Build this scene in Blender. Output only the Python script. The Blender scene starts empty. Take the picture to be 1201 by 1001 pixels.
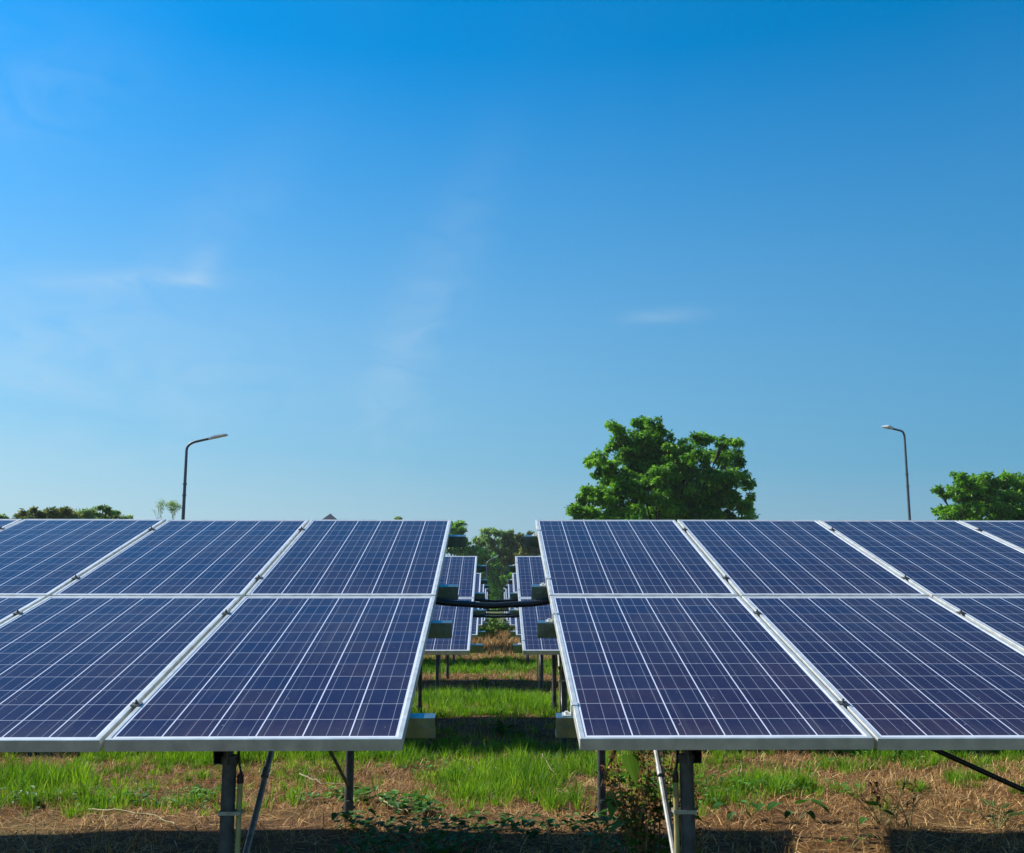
import bpy, bmesh, math, random
import numpy as np
from mathutils import Vector, Matrix

random.seed(7); rng = np.random.default_rng(7)
sc = bpy.context.scene
C = sc.collection
R = math.radians

# ------------------------------------------------------------------ camera data (measured from the perspective of the place)
FPX, PITCH, YAW, CAMH = 1227.0, 0.164305, 0.015728, 1.35
def at(px, py, Y):
    """real position, at distance Y, of something seen in the given direction"""
    u = (px-600.5)/FPX; v = -(py-500.5)/FPX
    d = [u, math.cos(PITCH)-v*math.sin(PITCH), math.sin(PITCH)+v*math.cos(PITCH)]
    d = [d[0]*math.cos(YAW)+d[1]*math.sin(YAW), -d[0]*math.sin(YAW)+d[1]*math.cos(YAW), d[2]]
    k = Y/d[1]
    return Vector((d[0]*k, Y, CAMH+d[2]*k))

# ------------------------------------------------------------------ noise helper
def vnoise(x, y, s=1.0, seed=0):
    x = np.asarray(x)/s + seed*17.3; y = np.asarray(y)/s - seed*9.1
    xi = np.floor(x).astype(np.int64); yi = np.floor(y).astype(np.int64)
    fx = x-xi; fy = y-yi
    fx = fx*fx*(3-2*fx); fy = fy*fy*(3-2*fy)
    def h(a, b):
        n = np.sin(a*127.1+b*311.7+seed*74.7)*43758.5453
        return n-np.floor(n)
    return (h(xi, yi)*(1-fx)+h(xi+1, yi)*fx)*(1-fy)+(h(xi, yi+1)*(1-fx)+h(xi+1, yi+1)*fx)*fy
def fnoise(x, y, s=1.0, seed=0, o=3):
    t = 0; a = .5
    for i in range(o):
        t = t+a*vnoise(x, y, s/2**i, seed+i); a *= .5
    return t/(1-.5**o)

def ground_z(x, y):
    x = np.asarray(x, float); y = np.asarray(y, float)
    drop = np.interp(y, [0, 11, 17, 24, 31, 60, 200], [0, 0, -.06, -.07, -.10, -.10, -.10])
    near = np.clip(1-(np.abs(x)-14)/10, 0, 1)*np.clip(1-(y-45)/20, 0, 1)
    return drop + near*((fnoise(x, y, 1.1, 3)-.5)*.09+(fnoise(x, y, .3, 5)-.5)*.03)

# ------------------------------------------------------------------ mesh builder
class MB:
    def __init__(s): s.v = []; s.f = []; s.tint = None
    def add(s, vs, fs):
        n = len(s.v); s.v += [tuple(p) for p in vs]; s.f += [tuple(i+n for i in q) for q in fs]
    def box(s, c, d, M=None):
        hx, hy, hz = d[0]/2, d[1]/2, d[2]/2
        vs = [Vector((sx*hx, sy*hy, sz*hz)) for sx in (-1, 1) for sy in (-1, 1) for sz in (-1, 1)]
        if M is not None: vs = [M @ p for p in vs]
        vs = [p+Vector(c) for p in vs]
        s.add(vs, [(0, 1, 3, 2), (4, 6, 7, 5), (0, 4, 5, 1), (2, 3, 7, 6), (0, 2, 6, 4), (1, 5, 7, 3)])
    def tube(s, pts, rad, n=10, cap=True):
        pts = [Vector(p) for p in pts]
        if not hasattr(rad, '__len__'): rad = [rad]*len(pts)
        vs = []; prev = None
        for i, p in enumerate(pts):
            a = pts[max(i-1, 0)]; b = pts[min(i+1, len(pts)-1)]
            t = (b-a).normalized()
            if prev is None:
                u = t.orthogonal().normalized()
            else:
                u = (prev-t*prev.dot(t)).normalized()
            prev = u; w = t.cross(u)
            for k in range(n):
                A = 2*math.pi*k/n
                vs.append(p+(u*math.cos(A)+w*math.sin(A))*rad[i])
        fs = []
        for i in range(len(pts)-1):
            for k in range(n):
                a = i*n+k; b = i*n+(k+1) % n
                fs.append((a, b, b+n, a+n))
        if cap:
            fs.append(tuple(range(n-1, -1, -1))); fs.append(tuple(range((len(pts)-1)*n, len(pts)*n)))
        s.add(vs, fs)
    def profile(s, prof, p0, p1, up, side):
        """closed 2-D outline swept from p0 to p1"""
        p0, p1, up, side = map(Vector, (p0, p1, up, side))
        n = len(prof)
        vs = [p0+side*a+up*b for a, b in prof]+[p1+side*a+up*b for a, b in prof]
        fs = [(k, (k+1) % n, n+(k+1) % n, n+k) for k in range(n)]
        fs += [tuple(range(n-1, -1, -1)), tuple(range(n, 2*n))]
        s.add(vs, fs)
    def build(s, name, mat, parent=None, smooth=False, loc=None, bevel=0):
        me = bpy.data.meshes.new(name)
        me.from_pydata(s.v, [], s.f); me.update()
        bm = bmesh.new(); bm.from_mesh(me); bmesh.ops.recalc_face_normals(bm, faces=bm.faces); bm.to_mesh(me); bm.free()
        if smooth:
            me.polygons.foreach_set('use_smooth', [True]*len(me.polygons))
        me.materials.append(mat)
        o = bpy.data.objects.new(name, me); C.objects.link(o)
        if parent is not None: o.parent = parent
        if loc is not None: o.location = loc
        if bevel:
            m = o.modifiers.new('edge', 'BEVEL'); m.width = bevel; m.segments = 2; m.limit_method = 'ANGLE'
        return o

def np_mesh(name, V, F3=None, F4=None, attrs=None, mat=None, parent=None, loc=None, smooth=False):
    me = bpy.data.meshes.new(name)
    me.vertices.add(len(V)); me.vertices.foreach_set('co', np.asarray(V, np.float32).ravel())
    F3 = np.zeros((0, 3), np.int32) if F3 is None else np.asarray(F3, np.int32)
    F4 = np.zeros((0, 4), np.int32) if F4 is None else np.asarray(F4, np.int32)
    loops = np.concatenate([F4.ravel(), F3.ravel()])
    me.loops.add(len(loops)); me.loops.foreach_set('vertex_index', loops)
    me.polygons.add(len(F4)+len(F3))
    st = np.concatenate([np.arange(len(F4))*4, len(F4)*4+np.arange(len(F3))*3]).astype(np.int32)
    me.polygons.foreach_set('loop_start', st)
    if smooth: me.polygons.foreach_set('use_smooth', np.ones(len(st), bool))
    me.update(calc_edges=True); me.validate()
    for k, a in (attrs or {}).items():
        at_ = me.attributes.new(k, 'FLOAT', 'POINT'); at_.data.foreach_set('value', np.asarray(a, np.float32))
    if mat: me.materials.append(mat)
    o = bpy.data.objects.new(name, me); C.objects.link(o)
    if parent is not None: o.parent = parent
    if loc is not None: o.location = loc
    return o

def empty(name, loc, rz=0):
    o = bpy.data.objects.new(name, None); o.location = loc; o.rotation_euler.z = rz
    o.empty_display_size = .2; C.objects.link(o); return o
def tag(o, label=None, cat=None, group=None, kind=None):
    if label: o['label'] = label
    if cat: o['category'] = cat
    if group: o['group'] = group
    if kind: o['kind'] = kind
    return o

# ------------------------------------------------------------------ materials
class NT:
    def __init__(s, name):
        s.m = bpy.data.materials.new(name); s.m.use_nodes = True
        s.t = s.m.node_tree; s.N = s.t.nodes; s.L = s.t.links
        s.b = s.N['Principled BSDF']; s.out = s.N['Material Output']
    def n(s, typ, **k):
        o = s.N.new(typ)
        for a, b in k.items(): setattr(o, a, b)
        return o
    def val(s, x):
        return x
    def put(s, inp, x):
        if hasattr(x, 'is_output') or isinstance(x, bpy.types.NodeSocket): s.L.new(x, inp)
        else: inp.default_value = x
    def math(s, op, a, b=None, c=None, clamp=False):
        o = s.n('ShaderNodeMath', operation=op, use_clamp=clamp)
        s.put(o.inputs[0], a)
        if b is not None: s.put(o.inputs[1], b)
        if c is not None: s.put(o.inputs[2], c)
        return o.outputs[0]
    def mix(s, f, a, b):
        o = s.n('ShaderNodeMix', data_type='RGBA')
        s.put(o.inputs[0], f)
        for i, x in ((6, a), (7, b)):
            if isinstance(x, tuple) and len(x) == 3: x = (*x, 1)
            s.put(o.inputs[i], x)
        return o.outputs[2]
    def noise(s, scale, detail=4, vec=None, rough=.55, dist=0):
        o = s.n('ShaderNodeTexNoise'); o.inputs['Scale'].default_value = scale; o.inputs['Detail'].default_value = detail
        o.inputs['Roughness'].default_value = rough; o.inputs['Distortion'].default_value = dist
        if vec is not None: s.L.new(vec, o.inputs['Vector'])
        return o.outputs[0]
    def ramp(s, f, stops):
        o = s.n('ShaderNodeValToRGB'); e = o.color_ramp.elements
        while len(e) < len(stops): e.new(.5)
        for i, (p, c) in enumerate(stops):
            e[i].position = p; e[i].color = (*c, 1) if len(c) == 3 else c
        s.put(o.inputs[0], f); return o.outputs[0]
    def bump(s, h, strength=.3, dist=.01):
        o = s.n('ShaderNodeBump'); o.inputs['Strength'].default_value = strength; o.inputs['Distance'].default_value = dist
        s.L.new(h, o.inputs['Height']); s.L.new(o.outputs[0], s.b.inputs['Normal'])

def simple(name, col, rough=.6, metal=0, var=.15, scale=12, bump=0, spec=None):
    t = NT(name)
    g = t.n('ShaderNodeNewGeometry').outputs['Position']
    nz = t.noise(scale, 5, g)
    c2 = tuple(max(0, x*(1-2*var)) for x in col)
    t.put(t.b.inputs['Base Color'], t.mix(t.ramp(nz, [(.3, (0, 0, 0)), (.7, (1, 1, 1))]), c2, tuple(min(1, x*(1+var*.5)) for x in col)))
    t.b.inputs['Roughness'].default_value = rough; t.b.inputs['Metallic'].default_value = metal
    if spec is not None: t.b.inputs['Specular IOR Level'].default_value = spec
    if bump: t.bump(nz, bump, .004)
    return t.m

def leafy(name, c0, c1, c2, transl=.35, rough=.55):
    """thin leaves: own colour from the per-leaf 'tint' attribute, lets some light through"""
    t = NT(name)
    a = t.n('ShaderNodeAttribute', attribute_name='tint').outputs['Fac']
    col = t.ramp(a, [(0, c0), (.5, c1), (1, c2)])
    t.L.new(col, t.b.inputs['Base Color']); t.b.inputs['Roughness'].default_value = rough
    t.b.inputs['Specular IOR Level'].default_value = .35
    tr = t.n('ShaderNodeBsdfTranslucent'); t.L.new(col, tr.inputs['Color'])
    mx = t.n('ShaderNodeMixShader'); mx.inputs[0].default_value = transl
    t.L.new(t.b.outputs[0], mx.inputs[1]); t.L.new(tr.outputs[0], mx.inputs[2])
    t.L.new(mx.outputs[0], t.out.inputs['Surface'])
    return t.m

def cell_material():
    t = NT('solar_cells')
    uv = t.n('ShaderNodeUVMap', uv_map='cells').outputs[0]
    sp = t.n('ShaderNodeSeparateXYZ'); t.L.new(uv, sp.inputs[0])
    u, v = sp.outputs[0], sp.outputs[1]
    fu = t.math('FRACT', u); fv = t.math('FRACT', v)
    cu = t.math('FLOOR', u); cv = t.math('FLOOR', v)
    du = t.math('SUBTRACT', .5, t.math('ABSOLUTE', t.math('SUBTRACT', fu, .5)))   # distance to cell edge, u
    dv = t.math('SUBTRACT', .5, t.math('ABSOLUTE', t.math('SUBTRACT', fv, .5)))
    gap_u = t.math('LESS_THAN', du, .0145)       # white backsheet between strings
    gap_v = t.math('LESS_THAN', dv, .0105)
    # three bus bars
    fb = t.math('ABSOLUTE', t.math('SUBTRACT', t.math('FRACT', t.math('MULTIPLY', fu, 3.0)), .5))
    bus = t.math('LESS_THAN', fb, .0165)
    # outside of the cell field
    o1 = t.math('MAXIMUM', t.math('LESS_THAN', u, 0.0), t.math('GREATER_THAN', u, 6.0))
    o2 = t.math('MAXIMUM', t.math('LESS_THAN', v, 0.0), t.math('GREATER_THAN', v, 12.0))
    outside = t.math('MAXIMUM', o1, o2)
    # per-cell tone
    oi = t.n('ShaderNodeObjectInfo').outputs['Random']
    cb = t.n('ShaderNodeCombineXYZ'); t.L.new(cu, cb.inputs[0]); t.L.new(cv, cb.inputs[1])
    t.L.new(t.math('MULTIPLY', oi, 91.7), cb.inputs[2])
    wn = t.n('ShaderNodeTexWhiteNoise', noise_dimensions='3D'); t.L.new(cb.outputs[0], wn.inputs['Vector'])
    # crystals of polycrystalline silicon
    vo = t.n('ShaderNodeTexVoronoi'); vo.inputs['Scale'].default_value = 9; t.L.new(uv, vo.inputs['Vector'])
    cs = t.n('ShaderNodeSeparateColor'); t.L.new(vo.outputs['Color'], cs.inputs[0])
    pan = t.mix(oi, (.0160, .0090, .030), (.0130, .0110, .044))
    cell = t.mix(wn.outputs['Value'], (.026, .0130, .032), pan)
    cell = t.mix(t.math('MULTIPLY', cs.outputs[0], .5), cell, (.007, .0065, .036))
    # dust film, thicker low on the panel
    ob = t.n('ShaderNodeTexCoord').outputs['Object']
    dz = t.noise(2.2, 6, ob, .65)
    dust = t.ramp(dz, [(.35, (.005, .005, .005)), (.75, (.045, .045, .045))])
    line = t.math('MAXIMUM', t.math('MULTIPLY', gap_u, 1.0), t.math('MULTIPLY', bus, .40))
    line = t.math('MAXIMUM', line, t.math('MULTIPLY', gap_v, .62))
    col = t.mix(line, cell, (.56, .58, .66))
    col = t.mix(outside, col, (.62, .64, .70))
    col = t.mix(dust, col, (.34, .30, .25))
    low = t.n('ShaderNodeMapRange'); t.L.new(v, low.inputs[0]); low.inputs[1].default_value = .9; low.inputs[2].default_value = -.1
    sk = t.n('ShaderNodeMapping'); t.L.new(ob, sk.inputs[0]); sk.inputs['Scale'].default_value = (14, .7, 1)
    run = t.noise(1.6, 4, sk.outputs[0], .6)
    col = t.mix(t.math('MULTIPLY', t.math('MULTIPLY', low.outputs[0], run), .10), col, (.36, .30, .23))
    col = t.mix(t.ramp(run, [(.55, (0, 0, 0)), (.8, (.06, .06, .06))]), col, (.42, .40, .38))
    spk = t.noise(46, 2, ob)
    col = t.mix(t.ramp(spk, [(.735, (0, 0, 0)), (.76, (.5, .5, .5))]), col, (.34, .27, .2))
    t.L.new(col, t.b.inputs['Base Color'])
    t.put(t.b.inputs['Roughness'], t.math('MULTIPLY_ADD', dz, .22, .05))
    t.b.inputs['IOR'].default_value = 1.34
    t.b.inputs['Specular IOR Level'].default_value = .17
    return t.m

def ground_material():
    t = NT('dry_soil')
    g = t.n('ShaderNodeNewGeometry').outputs['Position']
    n1 = t.noise(.55, 6, g, .6); n2 = t.noise(6, 8, g, .7); n3 = t.noise(45, 6, g, .75)
    soil = t.mix(n2, (.026, .012, .005), (.098, .048, .019))
    straw = t.mix(n3, (.075, .035, .012), (.25, .135, .048))
    col = t.mix(t.ramp(t.math('ADD', t.math('MULTIPLY', n2, .6), t.math('MULTIPLY', n3, .4)), [(.42, (0, 0, 0)), (.6, (1, 1, 1))]), soil, straw)
    col = t.mix(t.ramp(n1, [(.5, (0, 0, 0)), (.72, (.45, .45, .45))]), col, (.06, .085, .018))
    # far pasture is greener
    sp = t.n('ShaderNodeSeparateXYZ'); t.L.new(g, sp.inputs[0])
    mr = t.n('ShaderNodeMapRange'); t.L.new(sp.outputs[1], mr.inputs[0]); mr.inputs[1].default_value = 35; mr.inputs[2].default_value = 60
    col = t.mix(t.math('MULTIPLY', mr.outputs[0], .75), col, (.07, .10, .025))
    t.L.new(col, t.b.inputs['Base Color']); t.b.inputs['Roughness'].default_value = .95
    t.b.inputs['Specular IOR Level'].default_value = .15
    t.bump(t.math('ADD', n2, t.math('MULTIPLY', n3, .5)), .8, .02)
    return t.m

M = dict(
    cells=cell_material(), ground=ground_material(),
    alu=simple('anodised_aluminium', (.68, .68, .62), .40, .45, .14, 16),
    zinc=simple('galvanised_steel', (.26, .39, .40), .36, .88, .18, 22),
    post=simple('weathered_steel_post', (.12, .125, .125), .6, .6, .25, 18),
    brace=simple('zinc_tube', (.26, .27, .27), .5, .5, .2, 25),
    bolt=simple('dark_bolt', (.13, .13, .13), .45, .6, .1, 30),
    black=simple('black_hose', (.014, .014, .016), .42, 0, .2, 20),
    pvc=simple('yellowed_pvc', (.52, .42, .17), .5, 0, .2, 16),
    tape=simple('dark_red_tape', (.045, .016, .014), .6, 0, .2, 40),
    strap=simple('metal_strap', (.42, .42, .34), .5, .4, .15, 30),
    lamp_grey=simple('lamp_paint', (.10, .115, .125), .45, .4, .1, 5),
    lamp_head=simple('lamp_head_paint', (.78, .79, .79), .45, .2, .1, 9),
    lens=simple('lamp_lens', (.62, .64, .66), .2, 0, .05, 9),
    bark=simple('bark', (.115, .08, .055), .9, 0, .3, 6, .6),
    roof=simple('slate_blue_roof', (.03, .04, .06), .6, 0, .15, 4),
    plaster=simple('pale_plaster', (.55, .53, .48), .85, 0, .12, 3),
    door=simple('dark_door', (.09, .06, .04), .6),
    grass=leafy('grass_blades', (.050, .135, .005), (.15, .33, .008), (.38, .52, .035), .48),
    straw=leafy('dry_straw', (.080, .032, .010), (.44, .235, .075), (.92, .66, .30), .25, .7),
    vine=leafy('creeper_leaves', (.016, .065, .008), (.045, .16, .012), (.11, .27, .025), .3, .62),
    weed=leafy('weed_leaves', (.03, .10, .008), (.085, .22, .015), (.20, .34, .04), .4, .5),
    seed=leafy('brown_seed_heads', (.10, .04, .014), (.24, .11, .035), (.42, .25, .085), .25, .8),
    stem=leafy('pale_stems', (.16, .15, .05), (.30, .27, .12), (.50, .44, .24), .1, .7),
    leaf_a=leafy('broad_tree_leaves', (.045, .150, .010), (.145, .37, .018), (.29, .53, .035), .5, .5),
    leaf_b=leafy('olive_tree_leaves', (.05, .085, .014), (.15, .20, .028), (.30, .27, .045), .48, .55),
    leaf_c=leafy('far_tree_leaves', (.075, .15, .040), (.18, .32, .07), (.32, .46, .09), .55, .6),
)

# ------------------------------------------------------------------ ground (one sheet out to the horizon)
def ground():
    xs = np.unique(np.concatenate([np.linspace(-500, -40, 12), np.linspace(-40, -14, 14), np.arange(-14, 14.01, .16), np.linspace(14, 40, 14), np.linspace(40, 500, 12)]))
    ys = np.unique(np.concatenate([np.linspace(-60, 0, 8), np.arange(0, 28.01, .16), np.linspace(28, 60, 50), np.linspace(60, 700, 20)]))
    X, Y = np.meshgrid(xs, ys)
    Z = ground_z(X, Y)
    V = np.stack([X.ravel(), Y.ravel(), Z.ravel()], 1)
    nx = len(xs); i = np.arange(len(ys)-1)[:, None]*nx+np.arange(nx-1)[None]
    i = i.ravel()
    F4 = np.stack([i, i+1, i+1+nx, i+nx], 1)
    o = np_mesh('ground', V, F4=F4, mat=M['ground'], smooth=True)
    tag(o, 'dry brown soil with straw litter under the solar arrays', 'ground', kind='structure')
ground()

# ------------------------------------------------------------------ solar arrays
PW, PL, PITCHX, GAPY = .992, 1.956, 1.007, .020
T1, T2 = 0.248819, 0.277491          # tilt of lower and upper panel
ZF, HF = 3.63434, 0.88925            # front edge of the nearest row
MID = PL+GAPY/2
def slope(s, off=0):
    """point on the table plane, s metres up the slope, off metres below it (local: y from the front edge)"""
    a = min(s, MID); b = max(0, s-MID); t = T1 if s < MID else T2
    return Vector((0, a*math.cos(T1)+b*math.cos(T2)+off*math.sin(t), HF+a*math.sin(T1)+b*math.sin(T2)-off*math.cos(t)))

def panel_meshes():
    # glass sheet carrying the cells, with cell coordinates as UVs
    lip = .017; me = bpy.data.meshes.new('solar_panel')
    x0, x1, y0, y1 = lip, PW-lip, lip, PL-lip
    z = -.0025; zb = -.0075
    me.from_pydata([(x0, y0, z), (x1, y0, z), (x1, y1, z), (x0, y1, z), (x0, y0, zb), (x1, y0, zb), (x1, y1, zb), (x0, y1, zb)], [], [(0, 1, 2, 3), (7, 6, 5, 4)])
    cs = .1575; mx = (PW-6*cs)/2; my = (PL-12*cs)/2
    uvl = me.uv_layers.new(name='cells')
    for l in me.loops:
        p = me.vertices[l.vertex_index].co
        uvl.data[l.index].uv = ((p.x-mx)/cs, (p.y-my)/cs)
    me.materials.append(M['cells'])
    # frame: lip, chamfered outer edge, outer wall, bottom flange
    b = MB(); prof = [(lip, -.0045), (lip, -.0004), (lip-.0012, 0), (.0014, 0), (0, -.0014), (0, -.04), (.024, -.04), (.024, -.0375), (.003, -.0375), (.003, -.0045)]
    n = len(prof)
    cor = [(0, 0, 1, 1), (PW, 0, -1, 1), (PW, PL, -1, -1), (0, PL, 1, -1)]
    vs = []
    for cx, cy, sx, sy in cor:
        vs += [(cx+sx*a, cy+sy*a, h) for a, h in prof]
    fs = []
    for k in range(4):
        k2 = (k+1) % 4
        for i in range(n):
            j = (i+1) % n
            fs.append((k*n+i, k2*n+i, k2*n+j, k*n+j))
    b.add(vs, fs)
    fo = b.build('frame', M['alu'])
    fm = fo.data; bpy.data.objects.remove(fo)
    return me, fm
PANEL_ME, FRAME_ME = panel_meshes()
PS = [.305, 1.58, 2.285, 3.565]      # purlin positions up the slope

def c_profile(w, d, th):
    # C channel, web on the low side; a along the slope direction (0 = low side), b down
    return [(0, 0), (w, 0), (w, -.014), (w-th, -.014), (w-th, -th), (th, -th), (th, -d+th), (w-th, -d+th), (w-th, -d+.014), (w, -d+.014), (w, -d), (0, -d)]

def clamp_mesh():
    b = MB(); b.box((0, 0, .0028), (.036, .034, .004)); b.box((0, -.019, -.012), (.010, .005, .03))
    return b
def bolt_mesh():
    b = MB(); b.tube([(0, 0, .0045), (0, 0, .0105)], .0075, 6); b.tube([(0, 0, .010), (0, 0, .019)], .0042, 6)
    return b
def array(side, xedge, yf, dz, ncol, label, over, detail=2, truss=None, hose_pipe=True, roff=.06):
    """side +1: runs to +x from its end edge; -1: runs to -x"""
    root = empty('solar_array', (xedge, yf, dz))
    tag(root, label, 'solar array', 'rows of solar arrays either side of the gap')
    for c in range(ncol):
        for up in (0, 1):
            x = c*PITCHX if side > 0 else -c*PITCHX-PW
            p = slope(0 if not up else MID+GAPY/2)
            j = (random.uniform(-.0015, .0015), random.uniform(-.002, .002), random.uniform(-.001, .001)) if detail > 1 else (0, 0, 0)
            o = bpy.data.objects.new('solar_panel', PANEL_ME); C.objects.link(o); o.parent = root
            o.location = (x+j[0], p.y, p.z+j[2]); o.rotation_euler = ((T1, T2)[up]+j[1]*.6, j[1]*.5, 0)
            f = bpy.data.objects.new('frame', FRAME_ME); C.objects.link(f); f.parent = o
    L = ncol*PITCHX+.05
    for k, s in enumerate(PS):
        t = T1 if s < MID else T2
        sd = Vector((0, math.cos(t), math.sin(t))); up = Vector((0, -math.sin(t), math.cos(t)))
        p = slope(s, .0405)
        b = MB(); ov = over[k] if hasattr(over, '__len__') else over
        b.profile(c_profile(.05, .075, .0035), p+Vector((-side*ov, 0, 0)), p+Vector((side*L, 0, 0)), up, sd)
        for q in (.028, .05):
            e = p+Vector((-side*(ov-q), 0, 0))+up*-.037
            b.tube([e, e-sd*.005], .0065, 6); b.tube([e-sd*.004, e-sd*.010], .0035, 6)
        b.build('purlin', M['zinc'], root)
    # trusses: rafter, front post, rear post and two diagonal braces
    xs = truss
    for x in xs:
        pr = x; px = x-side*0.07 if False else x
        rx = x+side*.031
        b = MB()
        p0 = slope(.265, .1165); p1 = slope(3.80, .1165); pm = slope(MID, .1165)
        t = T1; sgn = side
        prof = [(0, 0), (.043, 0), (.043, -.018), (.040, -.018), (.040, -.003), (.003, -.003), (.003, -.097), (.040, -.097), (.040, -.082), (.043, -.082), (.043, -.1), (0, -.1)]
        # box closed to the post side, open end faces the front
        prof = [(0, 0), (.041, 0), (.041, -.08), (0, -.08)]
        ip = [(.0035, -.0035), (.0375, -.0035), (.0375, -.0765), (.0035, -.0765)]
        for a, c_, tt in ((p0, pm, T1), (pm, p1, T2)):
            up = Vector((0, -math.sin(tt), math.cos(tt))); sd = Vector((1, 0, 0))
            off = Vector((rx-.0205, 0, 0))
            n = 4
            vs = [a+off+sd*q+up*w for q, w in prof]+[c_+off+sd*q+up*w for q, w in prof]+[a+off+sd*q+up*w for q, w in ip]+[c_+off+sd*q+up*w for q, w in ip]
            fs = []
            for k in range(4):
                k2 = (k+1) % 4
                fs += [(k, k2, 4+k2, 4+k), (8+k2, 8+k, 12+k, 12+k2), (k2, k, 8+k, 8+k2), (4+k, 4+k2, 12+k2, 12+k)]
            b.add(vs, fs)
        b.build('rafter', M['post'], root)
        yf_, yr_ = .33, 3.15
        def raft(y):
            return HF+y*.262-.205
        gz = -.25
        b = MB(); top = raft(yf_)+.004
        b.tube([(x, yf_, gz), (x, yf_, top-.06), (x, yf_, top)], [.0255, .0255, .0255], 20)
        b.tube([(x, yf_, top-.012), (x, yf_, top+.018)], .031, 20)
        # side plate bolted onto the rafter
        b.box((x-side*.002, yf_-.01, top+.05), (.007, .09, .12))
        for dy, dzz in ((-.03, .075), (.015, .075), (-.03, .03), (.015, .03)):
            b.tube([(x+side*.003, yf_+dy, top+dzz), (x-side*.008, yf_+dy, top+dzz)], .008, 6)
        b.build('front_post', M['post'], root, smooth=False)
        xr = x-side*roff
        b = MB(); topr = raft(yr_)-.02
        b.tube([(xr, yr_, gz), (xr, yr_, topr)], .027, 18)
        b.tube([(xr, yr_, -.05), (xr, yr_, .12)], .031, 18)
        b.box((xr, yr_, .12), (.02, .09, .02)); b.tube([(xr-.042, yr_, .085), (xr+.042, yr_, .085)], .009, 6)
        b.box((xr+side*.045, yr_-.01, topr+.0), (.07, .09, .10))
        b.build('rear_post', M['post'], root)
        b = MB()
        b.tube([(x, yf_+.03, .15), (x, 1.42, .99)], .0125, 10)
        b.tube([(x, .94, .62), (x, .975, .647)], .0165, 10)
        b.build('brace', M['brace'], root, smooth=False)
        b = MB()
        b.tube([(xr, yr_-.02, .21), (x, 1.35, 1.04)], .0105, 8)
        b.build('brace', M['post'], root)
        if hose_pipe:
            xp = x-side*.0415
            b = MB(); b.tube([(xp-side*.0, yf_, gz), (xp, yf_, .3), (xp, yf_, .70)], .0095, 12)
            cp = b.build('conduit_pipe', M['pvc'], root)
            b = MB(); b.tube([(xp, yf_, .695), (xp, yf_, .725)], .012, 10); b.tube([(xp-.002, yf_, .715), (xp+.004, yf_-.004, .735)], [.012, .006], 8)
            b.build('tape_seal', M['tape'], cp)
            b = MB(); xa, xb = min(x, xp), max(x, xp)
            xa -= .027 if xa == x else .0115; xb += .027 if xb == x else .0115
            b.box(((xa+xb)/2, yf_-.027, .595), (xb-xa, .0018, .013)); b.box(((xa+xb)/2, yf_+.027, .595), (xb-xa, .0018, .013))
            for q in (xa, xb): b.box((q, yf_, .595), (.0018, .054, .013))
            b.build('strap', M['strap'], cp)
            b = MB(); b.tube([(xp, yf_, .73), (xp+side*.008, yf_+.0, .78), (xp+side*.012, yf_+.03, .86), (xp+side*.02, yf_+.1, .97)], .0035, 6)
            b.tube([(xp+.003, yf_, .73), (xp+side*.014, yf_+.01, .79), (xp+side*.018, yf_+.05, .9)], .0035, 6)
            b.build('cable', M['black'], root)
    if detail > 1:
        cm = None
        for c in range(1, min(ncol, 6)):
            x = side*(c*PITCHX-(PITCHX-PW)/2)
            for s in PS:
                p = slope(s+.03)
                t = T1 if s < MID else T2
                if cm is None:
                    o = clamp_mesh().build('clamp', M['post'], root); cm = o.data; bo = bolt_mesh().build('bolt', M['bolt'], o); bmesh_ = bo.data
                else:
                    o = bpy.data.objects.new('clamp', cm); C.objects.link(o); o.parent = root
                    bo = bpy.data.objects.new('bolt', bmesh_); C.objects.link(bo); bo.parent = o
                o.location = p+Vector((x, 0, 0)); o.rotation_euler = (t, 0, 0)
    if side > 0:                       # bent end clamps on the lit end edge
        em = None
        for s in PS:
            t = T1 if s < MID else T2; p = slope(s+.03)
            if em is None:
                b = MB()
                b.box((.006, 0, .0025), (.022, .036, .004)); b.box((-.0055, 0, -.018), (.004, .036, .040)); b.box((-.021, 0, -.0382), (.034, .036, .004))
                b.tube([(-.022, 0, -.038), (-.022, 0, -.027)], .008, 6)
                o = b.build('end_clamp', M['alu'], root); em = o.data
            else:
                o = bpy.data.objects.new('end_clamp', em); C.objects.link(o); o.parent = root
            o.location = p; o.rotation_euler = (t, 0, 0)
    return root

XL, XR = -.3108, .2855
array(-1, XL, ZF, 0, 8, 'nearest solar array left of the gap, its large blue panels reaching the left edge', [.092, .10, .105, .11], 2, [-.653-2.9*k for k in range(3)])
array(+1, XR, ZF, 0, 8, 'nearest solar array right of the gap, its large blue panels reaching the right edge', [.062, .08, .085, .09], 2, [.4145+2.9*k for k in range(3)], roff=.035)
rows = [(9.86, .0, -.235, .256, 7), (16.15, -.06, -.268, .318, 4), (22.9, -.07, -.28, .314, 4), (29.4, -.10, -.285, .315, 4), (35.8, -.10, -.285, .315, 4)]
ordn = ['second', 'third', 'fourth', 'fifth', 'sixth']
for i, (yf, dz, xl, xr, nc) in enumerate(rows):
    array(-1, xl, yf, dz, nc, f'{ordn[i]} solar array from the front on the left side of the gap', .12, 1, [-.62-2.9*k for k in range(2 if i == 0 else 1)], i < 2, roff=-.055 if i == 0 else .03)
    array(+1, xr, yf, dz, nc, f'{ordn[i]} solar array from the front on the right side of the gap', .085, 1, [.40+2.9*k for k in range(2 if i == 0 else 1)], i < 2, roff=-.06)

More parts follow.
